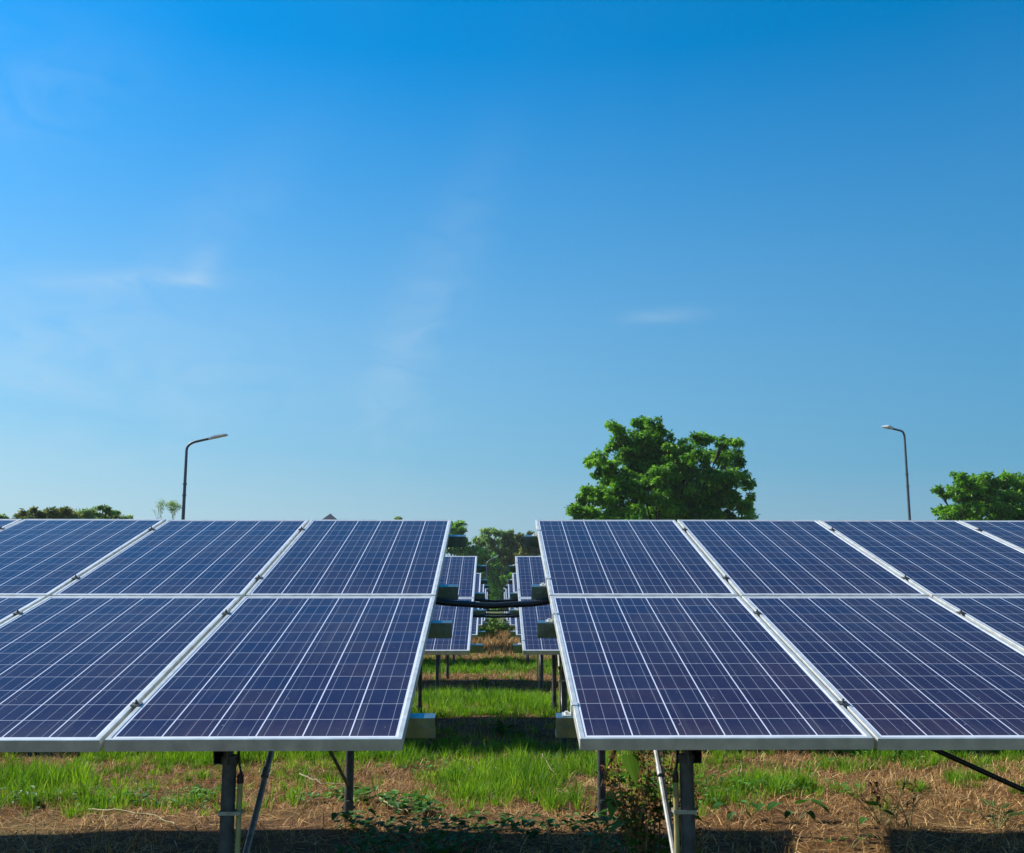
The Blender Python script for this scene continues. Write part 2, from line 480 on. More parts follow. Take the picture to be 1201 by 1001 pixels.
# black cable hoses slung across the gap
def hose(yf, dz, k, xa, xb, r, sag, label, over=.16):
    p = slope(PS[k], .0405+.055); y = yf+p.y-.022; z = dz+p.z
    b = MB(); n = 21; pts = []
    for i in range(n):
        u = i/(n-1); x = xa-over+(xb-xa+2*over)*u
        pts.append((x, y+.004*math.sin(u*9), z-sag*(1-(2*u-1)**2)+.002*math.sin(u*23)))
    b.tube(pts, r, 12)
    o = b.build('cable_hose', M['black'], None, smooth=True)
    tag(o, label, 'cable hose', 'black cable hoses across the gap')
hose(ZF, 0, 2, XL, XR, .0175, .048, 'thick black cable hose sagging across the gap between the two nearest arrays')
hose(9.86, 0, 2, -.235, .256, .015, .03, 'upper black hose joining the second pair of arrays, with a deep sag')
hose(9.86, 0, 1, -.235, .256, .014, .012, 'lower black hose joining the second pair of arrays, nearly straight')
hose(16.15, -.06, 2, -.268, .318, .016, .025, 'upper thin black hose joining the third pair of arrays')
hose(16.15, -.06, 1, -.268, .318, .016, .01, 'lower thin black hose joining the third pair of arrays')
hose(22.9, -.07, 1, -.28, .314, .018, .01, 'thin distant black hose joining the fourth pair of arrays')
# dark feed hose under the right hand array
b = MB(); pts = []
for i in range(16):
    u = i/15; x = 1.50+2.02*u
    pts.append((x, 3.97+.02*u, .862-.80*u-.04*math.sin(u*math.pi)))
b.tube(pts, .0095, 10)
tag(b.build('feed_hose', M['black'], None, smooth=True), 'black hose slanting down to the right under the right front array', 'cable hose')

# ------------------------------------------------------------------ street lamps
def street_lamp(base, top, arm_end, label, r=.075, head_len=.62, head_pitch=None):
    root = empty('street_lamp', base); tag(root, label, 'street lamp', 'street lamps beyond the arrays')
    B = Vector(base); T = Vector(top)-B; E = Vector(arm_end)-B
    d = (E-T); dn = d.normalized()
    h = T.z
    b = MB(); b.tube([(0, 0, -.3), (0, 0, h*.5), (0, 0, h-.35)], [r*1.15, r*.9, r*.68], 14)
    b.tube([(0, 0, 0), (0, 0, .03)], r*2, 14)
    for q in (.72, .78): b.tube([(0, 0, h*q), (0, 0, h*q+.06)], r*1.05, 12)
    b.build('pole', M['lamp_grey'], root, smooth=False)
    b = MB(); pts = [(0, 0, h-.36)]; 
    for i in range(7):
        u = i/6
        a = Vector((0, 0, h-.3)); m = Vector((0, 0, h)); e = T+dn*.45
        pts.append(a*(1-u)**2+m*2*u*(1-u)+e*u*u)
    pts.append(E)
    b.tube(pts, [r*.66]*len(pts), 10); b.build('arm', M['lamp_grey'], root, smooth=False)
    # flat LED head with cooling fins
    side = dn.cross(Vector((0, 0, 1))).normalized(); up = side.cross(dn)
    Mx = Matrix((dn, side, up)).transposed()
    b = MB(); c = E+dn*(head_len*.5)
    b.box(c, (head_len, .30, .055), Mx); b.box(E+dn*.02, (.22, .13, .10), Mx)
    b.box(c+up*.045-dn*.1, (head_len*.55, .22, .06), Mx)
    for k in range(6): b.box(c+up*.04+dn*(.05+.04*k), (.012, .26, .05), Mx)
    hd = b.build('lamp_head', M['lamp_head'], root, bevel=.006)
    b = MB(); b.box(c-up*.032+dn*.06, (head_len*.72, .24, .012), Mx); b.build('lens', M['lens'], hd)

YL = 45
pb = at(214.6, 610, YL); pt = at(219.2, 520.5, YL); pe = at(247.5, 514.2, YL-.15)
street_lamp((pb.x, YL, -.1), (pb.x, YL, pt.z), (pb.x+pe.x-pt.x, YL-.15, pe.z), 'grey street lamp on the left, arm pointing right over the array', .085, .72)
pb = at(1066.8, 608, YL); pt = at(1061.3, 506.5, YL); pe = at(1045.0, 502.3, YL-1.5)
street_lamp((pb.x, YL, -.1), (pb.x, YL, pt.z), (pb.x+pe.x-pt.x, YL-1.5, pe.z), 'grey street lamp on the right, pale sunlit head pointing left', .07, .72)
pb = at(570.8, 690, 118); pt = at(571, 659.5, 118); pe = at(579.5, 654.5, 118)
street_lamp((pb.x, 118, -.1), (pb.x, 118, pt.z), (pb.x+pe.x-pt.x, 118, pe.z), 'small far street lamp in the gap before the dark trees', .09, .6)

# ------------------------------------------------------------------ trees
def leaf_cloud(centres, radii, per, size, tint0, flat=.6, rngs=None):
    """many leaves round twig tips: centres (n,3), radii (n,), returns V,F3,tint"""
    n = len(centres)*per
    c = np.repeat(centres, per, 0); r = np.repeat(radii, per)
    d = rng.normal(size=(n, 3)); d /= np.linalg.norm(d, axis=1)[:, None]
    p = c+d*(r*rng.random(n)**.45)[:, None]*np.array([1, 1, flat])
    out = d*np.array([1, 1, .5]); out[:, 2] -= .25+.3*rng.random(n)
    ax = out+rng.normal(size=(n, 3))*.55; ax /= np.linalg.norm(ax, axis=1)[:, None]
    nn = rng.normal(size=(n, 3))*.6+np.array([0, 0, 1]); s = np.cross(ax, nn); s /= np.linalg.norm(s, axis=1)[:, None]
    up = np.cross(s, ax)
    L = (size*(.6+.8*rng.random(n)))[:, None]; W = L*(.20+.10*rng.random(n))[:, None]
    base = p; tip = p+ax*L-np.array([0, 0, 1])*L*.12
    mid = p+ax*L*.48
    l = mid+s*W+up*L*.06; rr = mid-s*W+up*L*.06
    V = np.stack([base, l, tip, rr], 1).reshape(-1, 3)
    i = np.arange(n)*4
    F3 = np.concatenate([np.stack([i, i+1, i+2], 1), np.stack([i, i+2, i+3], 1)])
    tt = np.clip(np.repeat(tint0, per)+rng.normal(size=n)*.2, 0, 1)
    return V, F3, np.repeat(tt, 4)

def tree(name, label, base, clusters, mat, leaf, subs, per, group=None, trunk_r=.3, flat=.62, cat='tree', spread=.42, trunk_h=None, sub_r=.40):
    """clusters: list of (centre Vector world, rx, rz)"""
    root = empty(name, base); B = Vector(base)
    tag(root, label, cat, group)
    cen = []; rad = []; tin = []; anchors = []
    for (c, rx, rz) in clusters:
        cl = Vector(c)-B; tone = random.uniform(.15, .68)
        ns = max(4, int(subs*(rx*rz)))
        anchors.append((cl, rx))
        for k in range(ns):
            d = Vector((random.gauss(0, 1), random.gauss(0, 1), random.gauss(0, 1))).normalized()
            q = random.random()**.45
            cen.append((cl.x+d.x*rx*q, cl.y+d.y*rx*q, cl.z+d.z*rz*q)); rad.append(rx*sub_r*random.uniform(.6, 1.25))
            tin.append(min(1, max(0, tone+random.gauss(0, .17))))
    V, F, T = leaf_cloud(np.array(cen), np.array(rad), per, leaf, np.array(tin), flat)
    np_mesh('crown', V, F3=F, attrs={'tint': T}, mat=mat, parent=root)
    # trunk and limbs
    b = MB()
    zmin = min(a.z for a, r in anchors); zt = trunk_h or max(1.0, zmin*.55)
    ax = sum(a.x for a, r in anchors)/len(anchors); ay = sum(a.y for a, r in anchors)/len(anchors)
    fork = Vector((ax*.25, ay*.25, zt))
    b.tube([(0, 0, -.4), (0, 0, .15), (fork.x*.4, fork.y*.4, zt*.5), fork], [trunk_r*1.6, trunk_r*1.15, trunk_r*.9, trunk_r*.75], 12)
    for ia, (a, r) in enumerate(anchors):
        if len(anchors) > 60 and ia % 4: continue
        m1 = fork.lerp(a, .45)+Vector((random.uniform(-.3, .3), random.uniform(-.3, .3), -.12*(a-fork).length))
        pts = [fork-Vector((0, 0, .1)), m1, fork.lerp(a, .8), a+Vector((0, 0, r*.25))]
        b.tube(pts, [trunk_r*.32, trunk_r*.17, trunk_r*.09, trunk_r*.03], 7)
        for k in range(5):
            d = Vector((random.gauss(0, 1), random.gauss(0, 1), random.gauss(0, .8))).normalized()*r*.8
            b.tube([fork.lerp(a, .8), a+d*.5, a+d], [trunk_r*.13, trunk_r*.08, trunk_r*.03], 5)
    b.build('trunk', M['bark'], root, smooth=True)
    return root

# big tree, 60 m away
Y0 = 60; k = Y0/FPX
def blob(px, py, r, Y, rz=.8, dy=0):
    p = at(px, py, Y+dy); return (p, r*Y/FPX, r*rz*Y/FPX)
big = []
for cx, cy, r in [(340, 165, 66), (430, 205, 50), (500, 140, 60), (570, 140, 62), (610, 205, 55), (690, 250, 55), (810, 215, 55), (865, 215, 45), (960, 235, 45), (1025, 240, 52),
                  (235, 335, 58), (200, 350, 45), (310, 350, 55), (350, 260, 55), (400, 330, 55), (480, 275, 70), (560, 310, 80), (640, 290, 70), (740, 320, 60), (800, 320, 62), (880, 310, 70), (960, 340, 75), (1040, 330, 52),
                  (310, 440, 75), (400, 430, 65), (520, 400, 75), (620, 410, 70), (760, 410, 60), (900, 430, 70), (990, 430, 70), (1050, 430, 50), (1090, 480, 42), (1110, 545, 38),
                  (190, 510, 55), (160, 560, 40), (260, 530, 70), (350, 540, 60), (500, 540, 70), (600, 530, 60), (700, 560, 75), (820, 560, 75), (930, 540, 75), (1010, 560, 55), (1075, 610, 55),
                  (620, 480, 62), (560, 450, 60), (690, 480, 60), (470, 470, 58), (760, 480, 60), (840, 480, 58), (390, 490, 55), (660, 620, 70), (125, 600, 45), (130, 640, 60), (220, 640, 70), (330, 650, 80), (450, 650, 80), (570, 650, 80), (720, 670, 90), (860, 660, 90), (980, 670, 80), (1090, 670, 60), (300, 740, 100), (600, 760, 110), (880, 760, 110)]:
    edge = abs(cx-620)/520
    depth = math.sqrt(max(.05, 1-edge**2))*2.9
    dy = random.uniform(-1, 1)*depth if cy > 230 else random.uniform(-.8, .8)
    big.append(blob(650+cx/4.804, 470+cy/4.804, r/4.804*1.0, Y0, .82, dy))
n0 = len(big); rf = random.Random(12); cc = at(772, 590, Y0)
for q in range(n0):
    c_, rx_, rz_ = big[q]; lf = rf.uniform(.2, .45)
    if rf.random() < .35: continue
    big.append((c_.lerp(cc, lf)+Vector((rf.gauss(0, .15), rf.gauss(0, .5), 0)), max(.5, rx_*.85), max(.5, rz_*.95)))
n0 = len(big)
for q in range(30):
    a_, b_ = big[rf.randrange(n0)], big[rf.randrange(n0)]
    d_ = (a_[0]-b_[0]).length
    if .8 < d_ < 3.4: big.append((a_[0].lerp(b_[0], rf.uniform(.35, .65))+Vector((rf.gauss(0, .15), rf.gauss(0, .3), rf.gauss(0, .12))), rf.uniform(.35, .62), rf.uniform(.28, .5)))
pb = at(778, 650, Y0)
tree('broadleaf_tree', 'large round bright green tree rising behind the right front array', (pb.x, Y0, -.1), big, M['leaf_a'], .22, 40, 60, trunk_r=.30, trunk_h=3.6)
# right-edge tree
rt = []
for cx, cy, r in [(500, 470, 34), (540, 500, 40), (600, 400, 42), (640, 430, 50), (590, 480, 45), (700, 420, 50), (760, 400, 42), (800, 440, 50), (740, 490, 60), (660, 520, 60), (560, 590, 50), (520, 590, 36), (620, 610, 60), (720, 590, 60), (820, 540, 60), (870, 410, 50), (930, 400, 48), (990, 410, 55), (900, 490, 60), (980, 500, 60), (860, 600, 60), (950, 600, 70), (1050, 450, 60), (1100, 480, 60), (1150, 540, 60), (1080, 580, 70), (680, 690, 80), (820, 700, 80), (960, 700, 80), (1090, 690, 70), (560, 670, 60)]:
    rt.append(blob(1000+cx/5.005, 480+cy/5.005, r/5.005*1.05, Y0, .75, random.uniform(-1.5, 1.5)))
cc = at(1172, 600, Y0)
for q in range(len(rt)):
    c_, rx_, rz_ = rt[q]; rt.append((c_.lerp(cc, rf.uniform(.15, .35))+Vector((rf.gauss(0, .1), rf.gauss(0, .5), 0)), rx_*.85, rz_*.9))
pb = at(1160, 650, Y0)
tree('broadleaf_tree', 'broad green tree at the right edge behind the right front array', (pb.x, Y0, -.1), rt, M['leaf_a'], .21, 44, 60, trunk_r=.22, trunk_h=2.8)
# low tree tops over the left array
def low(cls, Y, label, mat, base_px, leaf=.26, subs=44, per=44, scale=6.005, ox=0, oy=570, rz=.5):
    cl = [blob(ox+cx/scale, oy+cy/scale, r/scale*1.3, Y, rz*1.2, random.uniform(-1.2, 1.2)) for cx, cy, r in cls]
    pb = at(base_px, 640, Y)
    tree('broadleaf_tree', label, (pb.x, Y, -.1), cl, mat, leaf, subs, per, group='trees behind the arrays', trunk_r=.2)
low([(150, 190, 26), (130, 225, 28), (245, 172, 22), (270, 190, 26), (230, 215, 45), (330, 195, 40), (390, 190, 45), (450, 180, 38), (420, 220, 50), (500, 210, 45), (310, 230, 50), (200, 245, 50), (350, 270, 60), (470, 260, 60)], 85, 'olive and brownish low tree crown peeping over the left front array', M['leaf_b'], 55)
low([(560, 195, 30), (620, 185, 38), (600, 215, 45), (690, 195, 40), (725, 152, 16), (752, 164, 20), (700, 220, 48), (790, 190, 32), (820, 186, 18), (780, 220, 40), (870, 220, 30), (905, 222, 20), (640, 255, 60), (760, 260, 55)], 88, 'dark green low tree with flat layered twigs over the left front array', M['leaf_c'], 112, rz=.38)
low([(0, 222, 24), (28, 228, 18), (-40, 225, 40), (0, 262, 40), (-90, 240, 50)], 84, 'small bit of dark tree crown at the extreme left edge', M['leaf_c'], -5)
low([(0, 0, 14), (-10, 12, 16), (14, 12, 16), (0, 26, 24)], 95, 'tiny tree top just showing above the left front array', M['leaf_c'], 467, scale=4.0, ox=467.5, oy=610.5)

# thin nearly bare tree beside the left lamp
def thin_tree():
    Y = 70; pb = at(196, 640, Y); B = Vector((pb.x, Y, -.1))
    root = empty('sapling', B); tag(root, 'thin half bare tree with sparse yellow green leaves beside the left lamp', 'tree')
    b = MB(); tips = []
    def grow(p, d, L, r, n):
        q = p+d*L+Vector((random.uniform(-.1, .1), random.uniform(-.1, .1), 0))*L
        b.tube([p, (p+q)/2+Vector((random.uniform(-.05, .05), 0, .02))*L, q], [r, r*.85, r*.68], 6)
        tips.append(q)
        if n == 0: return
        r *= .85
        for i in range(3 if n > 2 else random.choice((2, 3))):
            dd = (d+Vector((random.gauss(0, .24), random.gauss(0, .24), random.gauss(.1, .12)))).normalized()
            grow(q, dd, L*random.uniform(.62, .85), r*.6, n-1)
    def stemto(px, py, n):
        t = at(px, py, Y)-B
        b.tube([(0, 0, -.3), (t.x*.3, 0, t.z*.45), (t.x, 0, t.z)], [.11, .08, .05], 8)
        return t
    for px, py, n, g in ((201, 618, 4, 1), (204, 622, 4, 1), (189, 618, 4, 0), (183, 622, 3, 0)):
        t = stemto(px, py, n); k0 = len(tips)
        grow(Vector(t), Vector((random.uniform(-.15, .15), 0, 1)).normalized(), .56, .024, n)
        for j in range(k0, len(tips)): tips[j] = (tips[j], g)
    b.build('trunk', M['bark'], root, smooth=True)
    cen = np.array([tuple(t[0]) for t in tips]); g = np.array([t[1] for t in tips])
    V, F, T = leaf_cloud(np.concatenate([cen[g == 1], cen[g == 0][::2]]), np.full((g == 1).sum()+len(cen[g == 0][::2]), .15), 6, .08, np.full((g == 1).sum()+len(cen[g == 0][::2]), .8), .8)
    np_mesh('crown', V, F3=F, attrs={'tint': T}, mat=M['leaf_c'], parent=root)
thin_tree()

# trees closing the lane, 150 m away
def lane(cls, Y, label, mat, base_px, leaf=.46, subs=13, per=44, rz=.7, tr=.28, dy=2.5):
    cl = [blob(530+cx/9.24, 600+cy/9.24, r/9.24*1.15, Y, rz, random.uniform(-dy, dy)) for cx, cy, r in cls]
    pb = at(base_px, 704, Y)
    return tree('lane_tree', label, (pb.x, Y, -.1), cl, mat, leaf, subs, per, group='trees closing the end of the lane', trunk_r=tr)
lane([(60, 140, 62), (20, 190, 70), (110, 220, 55), (-40, 200, 70), (90, 290, 60), (10, 290, 80), (140, 330, 42), (-20, 380, 90), (60, 400, 80), (-60, 300, 80)], 140, 'round dark tree showing beside the end of the left front array', M['leaf_a'], 532)
lane([(430, 205, 48), (380, 220, 42), (470, 225, 40), (280, 305, 42), (330, 300, 45), (420, 280, 60), (300, 350, 40), (360, 350, 48), (450, 350, 60), (400, 420, 60)], 150, 'tall open tree with a visible trunk left of the lane middle', M['leaf_c'], 573)
lane([(560, 250, 52), (620, 245, 55), (690, 280, 55), (520, 320, 60), (600, 340, 75), (680, 360, 70), (550, 430, 75), (640, 450, 80), (720, 420, 60), (500, 500, 70), (590, 540, 80), (680, 540, 75), (480, 430, 60)], 152, 'broad mid green tree in the middle of the lane end', M['leaf_c'], 592)
lane([(740, 290, 50), (800, 300, 60), (850, 250, 40), (880, 330, 70), (780, 390, 70), (860, 420, 80), (930, 380, 60), (800, 480, 80), (760, 560, 70), (950, 300, 60), (1000, 400, 80)], 149, 'yellowish green tree beside the end of the right front array', M['leaf_b'], 621)
lane([(150, 420, 55), (210, 400, 50), (100, 440, 60), (260, 450, 60), (200, 470, 60), (320, 440, 60), (330, 520, 70), (250, 560, 70), (420, 520, 70)], 142, 'low bright green bush above the second left array', M['leaf_a'], 551)
lane([(420, 640, 70), (500, 620, 70), (590, 640, 70), (660, 620, 70), (450, 740, 80), (540, 720, 80), (620, 740, 80), (480, 830, 80), (570, 840, 80), (640, 840, 70), (540, 920, 70), (400, 850, 70), (720, 700, 70), (420, 990, 90), (520, 1000, 90), (620, 1000, 90), (570, 1060, 90), (470, 1060, 80), (660, 1060, 80), (370, 720, 70), (700, 840, 70), (450, 920, 60), (630, 920, 60)], 138, 'very dark evergreen thicket low down at the lane end', M['leaf_a'], 587, subs=4.5)
lane([(100, 560, 90), (220, 540, 90), (340, 560, 90), (440, 600, 90), (560, 600, 90), (680, 580, 90), (800, 560, 90), (920, 560, 90), (150, 700, 100), (300, 720, 100), (430, 740, 100), (560, 760, 100), (700, 740, 100), (850, 720, 100), (250, 880, 110), (420, 900, 110), (580, 900, 110), (740, 880, 110), (330, 1010, 110), (520, 1030, 110), (700, 1020, 110)], 168, 'dense mid green tree mass furthest back at the lane end', M['leaf_c'], 600, subs=7, leaf=.6, per=40)
# further trees to either side, behind the panels
for i, (x, y, s, lb) in enumerate([(-62, 160, 5.0, 'distant tree hidden low behind the left arrays'), (-34, 158, 4.6, 'distant tree left of the lane trees, behind the arrays'), (38, 160, 4.8, 'distant tree right of the lane trees, behind the arrays')]):
    pass

# hut whose pyramid roof peeps above the left array
def hut():
    Y = 70; p = at(387.5, 602.5, Y); apex = p.z+.1
    root = empty('hut', (p.x, Y, -.1)); tag(root, 'small hut whose dark pointed roof peeps over the left front array', 'hut')
    ev = apex-1.75
    b = MB(); w = 1.5
    for sx, sy, dx, dy in ((0, -1, 2*w, .15), (0, 1, 2*w, .15), (-1, 0, .15, 2*w-.15), (1, 0, .15, 2*w-.15)):
        b.box((sx*(w-.075), sy*(w-.075), ev/2), (dx if dx > .2 else .15, dy if dy > .2 else .15, ev))
    b.build('wall', M['plaster'], root)
    b = MB(); e = 1.9
    b.add([(-e, -e, ev), (e, -e, ev), (e, e, ev), (-e, e, ev), (0, 0, apex), (-e, -e, ev-.1), (e, -e, ev-.1), (e, e, ev-.1), (-e, e, ev-.1)],
          [(0, 1, 4), (1, 2, 4), (2, 3, 4), (3, 0, 4), (0, 5, 6, 1), (1, 6, 7, 2), (2, 7, 8, 3), (3, 8, 5, 0), (5, 8, 7, 6)])
    b.build('roof', M['roof'], root)
    b = MB(); b.box((.2, -w-.02, 1.05), (.9, .06, 2.1)); b.build('door', M['door'], root)
hut()

# ------------------------------------------------------------------ grass, straw, creepers
PATCH = [(-3.5, 8.25, .95, .5, 1.1), (-2.7, 9.35, .75, .55, 1.1), (-1.35, 9.45, 1.1, .45, 1.1), (.02, 8.25, .5, .85, 1.25), (.9, 8.9, .5, .8, 1.1), (1.95, 7.95, .45, .35, .8),
         (3.9, 9.5, 1.3, .45, 1.0), (2.4, 9.75, 1.0, .28, .9), (-2.6, 7.35, 1.0, .22, .75), (-.85, 7.5, .35, .22, .45), (-.4, 9.6, .9, .32, .9), (2.9, 8.75, .3, .25, .6), (-6, 8.8, 1.3, .7, 1), (6, 8.9, 1.4, .6, .9),
         (.75, 7.6, .5, .3, .4), (-4.9, 9.6, 1, .4, .8), (1.3, 8.1, .5, .3, .5), (-1.6, 8.3, .5, .3, .35)]
BARE = [(-3.05, 8.75, .5, .42, 1), (-2.0, 8.0, .7, .4, .6), (-.7, 8.2, .28, .7, .8), (2.9, 9.2, .5, .3, .6), (.55, 7.7, .25, .3, .5), (-4.4, 8.9, .4, .5, .8)]
def green_density(x, y):
    g = np.zeros_like(x)
    for cx, cy, rx, ry, a in PATCH:
        g = np.maximum(g, a*np.exp(-(((x-cx)/rx)**2+((y-cy)/ry)**2)**1.3))
    lane = np.interp(y, [-2, 4.6, 5.0, 9.4, 9.8, 10.3, 10.9, 12.5, 13.2, 15.1, 15.6, 18.2, 20.4, 21.2, 24.0, 24.8, 27, 33, 36, 60],
                        [.8, .8, 0, 0, .45, .2, .02, .02, .85, .95, .12, .08, .15, .95, .95, .3, .25, .25, .7, .7])
    g = np.maximum(g, lane)
    for cx, cy, rx, ry, a in BARE: g = g*(1-a*np.exp(-(((x-cx)/rx)**2+((y-cy)/ry)**2)**1.5))
    nz = fnoise(x, y, .55, 11, 3)
    near = np.where((y > 6.95) & (y < 10.3), 1.0, .25)
    stray = np.clip((fnoise(x, y, .22, 91, 3)-.52)*3.2, 0, .55)*near*np.clip((y-6.7)*2, 0, 1)
    return np.maximum(np.clip(g*1.2-.22+(nz-.5)*1.6+(fnoise(x, y, .2, 13, 2)-.5)*1.5, 0, 1)*np.clip((g-.02)*8, 0, 1), stray)

def blades(x, y, h, w, tint, name, mat, label, cat, lean=.45, flatten=0, sink=.01, az=None, lnv=None):
    n = len(x); z = ground_z(x, y)-sink
    a = rng.random(n)*2*np.pi; ln = lean*(.3+rng.random(n)) if lnv is None else lnv; b = rng.random(n)*2*np.pi if az is None else az
    hx = np.cos(b)*ln*h; hy = np.sin(b)*ln*h
    wx = np.cos(a)*w/2; wy = np.sin(a)*w/2
    P = np.stack([x, y, z], 1)
    W = np.stack([wx, wy, np.zeros(n)], 1)
    up = np.sqrt(np.clip(h**2-(hx**2+hy**2), (h*.08)**2, None))
    if flatten: up = up*flatten
    m = P+np.stack([hx*.38, hy*.38, up*.62], 1); t = P+np.stack([hx, hy, up], 1)
    V = np.stack([P-W, P+W, m+W*.8, m-W*.8, t], 1).reshape(-1, 3)
    i = np.arange(n)*5
    o = np_mesh(name, V, F3=np.stack([i+3, i+2, i+4], 1), F4=np.stack([i, i+1, i+2, i+3], 1), attrs={'tint': np.repeat(tint, 5)}, mat=mat)
    tag(o, label, cat, kind='stuff'); return o

def sample(n, x0, x1, y0, y1, dens):
    x = rng.uniform(x0, x1, n); y = rng.uniform(y0, y1, n)
    k = rng.random(n) < dens(x, y); return x[k], y[k]
# green blades: tufts whose blades fan out from a crown
def tufts(n, x0, x1, y0, y1, per, dens, hmul=1):
    x, y = sample(n, x0, x1, y0, y1, dens); m = len(x)
    k = np.clip(rng.poisson(per, m), 6, None); cid = np.repeat(np.arange(m), k); N = len(cid)
    R_ = (.02+.05*rng.random(m))*np.clip(.7+dens(x, y)*.5, 0, 1.3); a = rng.random(N)*2*np.pi; q = np.sqrt(rng.random(N))
    bx = x[cid]+np.cos(a)*q*R_[cid]; by = y[cid]+np.sin(a)*q*R_[cid]
    hh = ((.055+.12*fnoise(x, y, .6, 21))*(.4+1.1*rng.random(m)**1.6)*(.65+.55*dens(x, y)))[cid]*(.5+.65*rng.random(N))*hmul
    tn = np.clip((.18+.75*fnoise(x, y, .4, 31)+rng.normal(size=m)*.14)[cid]-.12+rng.normal(size=N)*.16, 0, 1)
    az_ = a+rng.normal(size=N)*.5; ln = np.clip(.12+.75*q*rng.random(N)+.12*rng.random(N), 0, .95)
    return bx, by, hh, tn, az_, ln
G = [tufts(15500, -6.5, 6.5, 6.6, 10.6, 26, green_density), tufts(5000, -5, 5, -1, 5.0, 20, green_density),
     tufts(13000, -4, 4, 10.4, 17, 26, green_density), tufts(2600, -1.8, 1.8, 17, 26, 18, green_density), tufts(2200, -2, 2, 26, 50, 12, green_density, 1.2)]
gx, gy, h, tint, gaz, gln = [np.concatenate(q) for q in zip(*G)]
far = np.clip((gy-10)/25, 0, 1)
blades(gx, gy, h, (.0034+.0034*rng.random(len(gx)))*(1+1.8*far), tint, 'grass', M['grass'], 'bright green tufts of grass between the array rows', 'grass', az=gaz, lnv=gln)
# standing dry straw and litter
def dry(x, y): return np.clip(1.05-green_density(x, y)*.6, .1, 1)*np.clip(-.05+1.6*fnoise(x, y, .4, 41), .06, 1)
sx, sy = [], []
for n, x0, x1, y0, y1 in ((75000, -6.5, 6.5, 5.6, 10.6), (36000, -4, 4, 10.4, 21), (26000, -2, 2, 21, 45)):
    a, b_ = sample(n, x0, x1, y0, y1, lambda x, y: dry(x, y)*np.where(y < 7, .45, 1)); sx.append(a); sy.append(b_)
sx = np.concatenate(sx); sy = np.concatenate(sy); far = np.clip((sy-10)/25, 0, 1)
tall = np.clip((sy-27)/4, 0, 1)*(.4+.6*fnoise(sx, sy, 1.5, 77))
blades(sx, sy, (.03+.085*rng.random(len(sx))**1.5)*(1+4.2*tall), (.003+.0035*rng.random(len(sx)))*(1+2.5*far), np.clip(.5+.6*(fnoise(sx, sy, .5, 51)-.5)+rng.normal(size=len(sx))*.2, 0, 1), 'dry_grass', M['straw'], 'tan dry grass standing in patches among the green tufts', 'dry grass', .75)
lx, ly = [], []
for n, x0, x1, y0, y1 in ((100000, -6.5, 6.5, 5.4, 10.2), (26000, -4, 4, 10.2, 21)):
    a, b_ = sample(n, x0, x1, y0, y1, dry); lx.append(a); ly.append(b_)
lx = np.concatenate(lx); ly = np.concatenate(ly)
blades(lx, ly, .05+.15*rng.random(len(lx)), .0028+.0042*rng.random(len(lx)), np.clip(.45+.5*(fnoise(lx, ly, .25, 71)-.5)+rng.normal(size=len(lx))*.28, 0, 1), 'straw_litter', M['straw'], 'brown straw litter lying flat on the soil', 'straw', 1.3, .35, -.006)

# broad-leaved creeper
def broad_leaf(b, tints, P, d, size, tilt, tone, fold=.18):
    """heart shaped leaf, folded along the midrib"""
    d = Vector(d).normalized(); s = d.cross(Vector((0, 0, 1))).normalized(); up = s.cross(d)
    out = [(0, 0), (-.10, .30), (.10, .52), (.45, .46), (.80, .20), (1.05, 0)]
    mids = [0, .30, .62, 1.05]
    vs = []
    for sg in (1, -1):
        ring = []
        for a, w in out:
            ring.append(Vector(P)+d*a*size+s*sg*w*size*.9+up*(abs(w)*fold*size)-Vector((0, 0, 1))*(max(0, a)**2*tilt*size))
        n = len(b.v); b.v += [tuple(q) for q in ring]
        b.f.append(tuple(range(n, n+6)) if sg < 0 else tuple(range(n+5, n-1, -1)))
        tints += [tone]*6
def leaf_obj(name, fn, mat, parent=None):
    b = MB(); t = []; fn(b, t)
    me = bpy.data.meshes.new(name); me.from_pydata(b.v, [], b.f); me.update()
    a = me.attributes.new('tint', 'FLOAT', 'POINT'); a.data.foreach_set('value', t); me.materials.append(mat)
    o = bpy.data.objects.new(name, me); C.objects.link(o)
    if parent is not None: o.parent = parent
    return o
def creeper(b, t):
    spots = []
    for i in range(900):
        x = random.uniform(-.95, .85); y = random.uniform(5.5, 6.72)
        if fnoise(np.array([x]), np.array([y]), .5, 61)[0]+(.12 if -.4 < x < .6 else -.02) < .47: continue
        spots.append((x, y, 1))
    for i in range(160):
        u = random.random(); spots.append((-1.12+.75*u+random.gauss(0, .06), 7.65-.75*u+random.gauss(0, .06), 1.1))
    for i in range(150): spots.append((random.uniform(-3.5, -1.9), random.gauss(7.42, .13), .9))
    for i in range(190): spots.append((random.uniform(1.05, 2.5), random.gauss(7.75, .28), .8))
    for k in range(26):
        cx, cy = random.uniform(-4.2, 4.2), random.uniform(7.1, 9.4)
        for i in range(random.randint(6, 16)): spots.append((cx+random.gauss(0, .07), cy+random.gauss(0, .06), .75))
    for i in range(60): spots.append((random.gauss(-.35, .2), random.gauss(8.6, .1), .9))
    for x, y, s in spots:
        z = float(ground_z(x, y))+random.uniform(.02, .10)
        A = random.uniform(0, 6.28); sz = random.uniform(.028, .06)*s
        broad_leaf(b, t, (x, y, z), (math.cos(A), math.sin(A), random.uniform(-.2, .5)), sz, random.uniform(.1, .5), min(1, max(0, random.gauss(.45 if y < 7 else .75, .2))))  # leaves past the shadow edge tinted brighter: sunlight put into their colour
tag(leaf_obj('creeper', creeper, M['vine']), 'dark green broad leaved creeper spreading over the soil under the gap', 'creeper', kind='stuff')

def stem_tube(b, t, pts, r, tone=.5, n=6):
    k = len(b.v); b.tube(pts, r, n); t += [tone]*(len(b.v)-k)
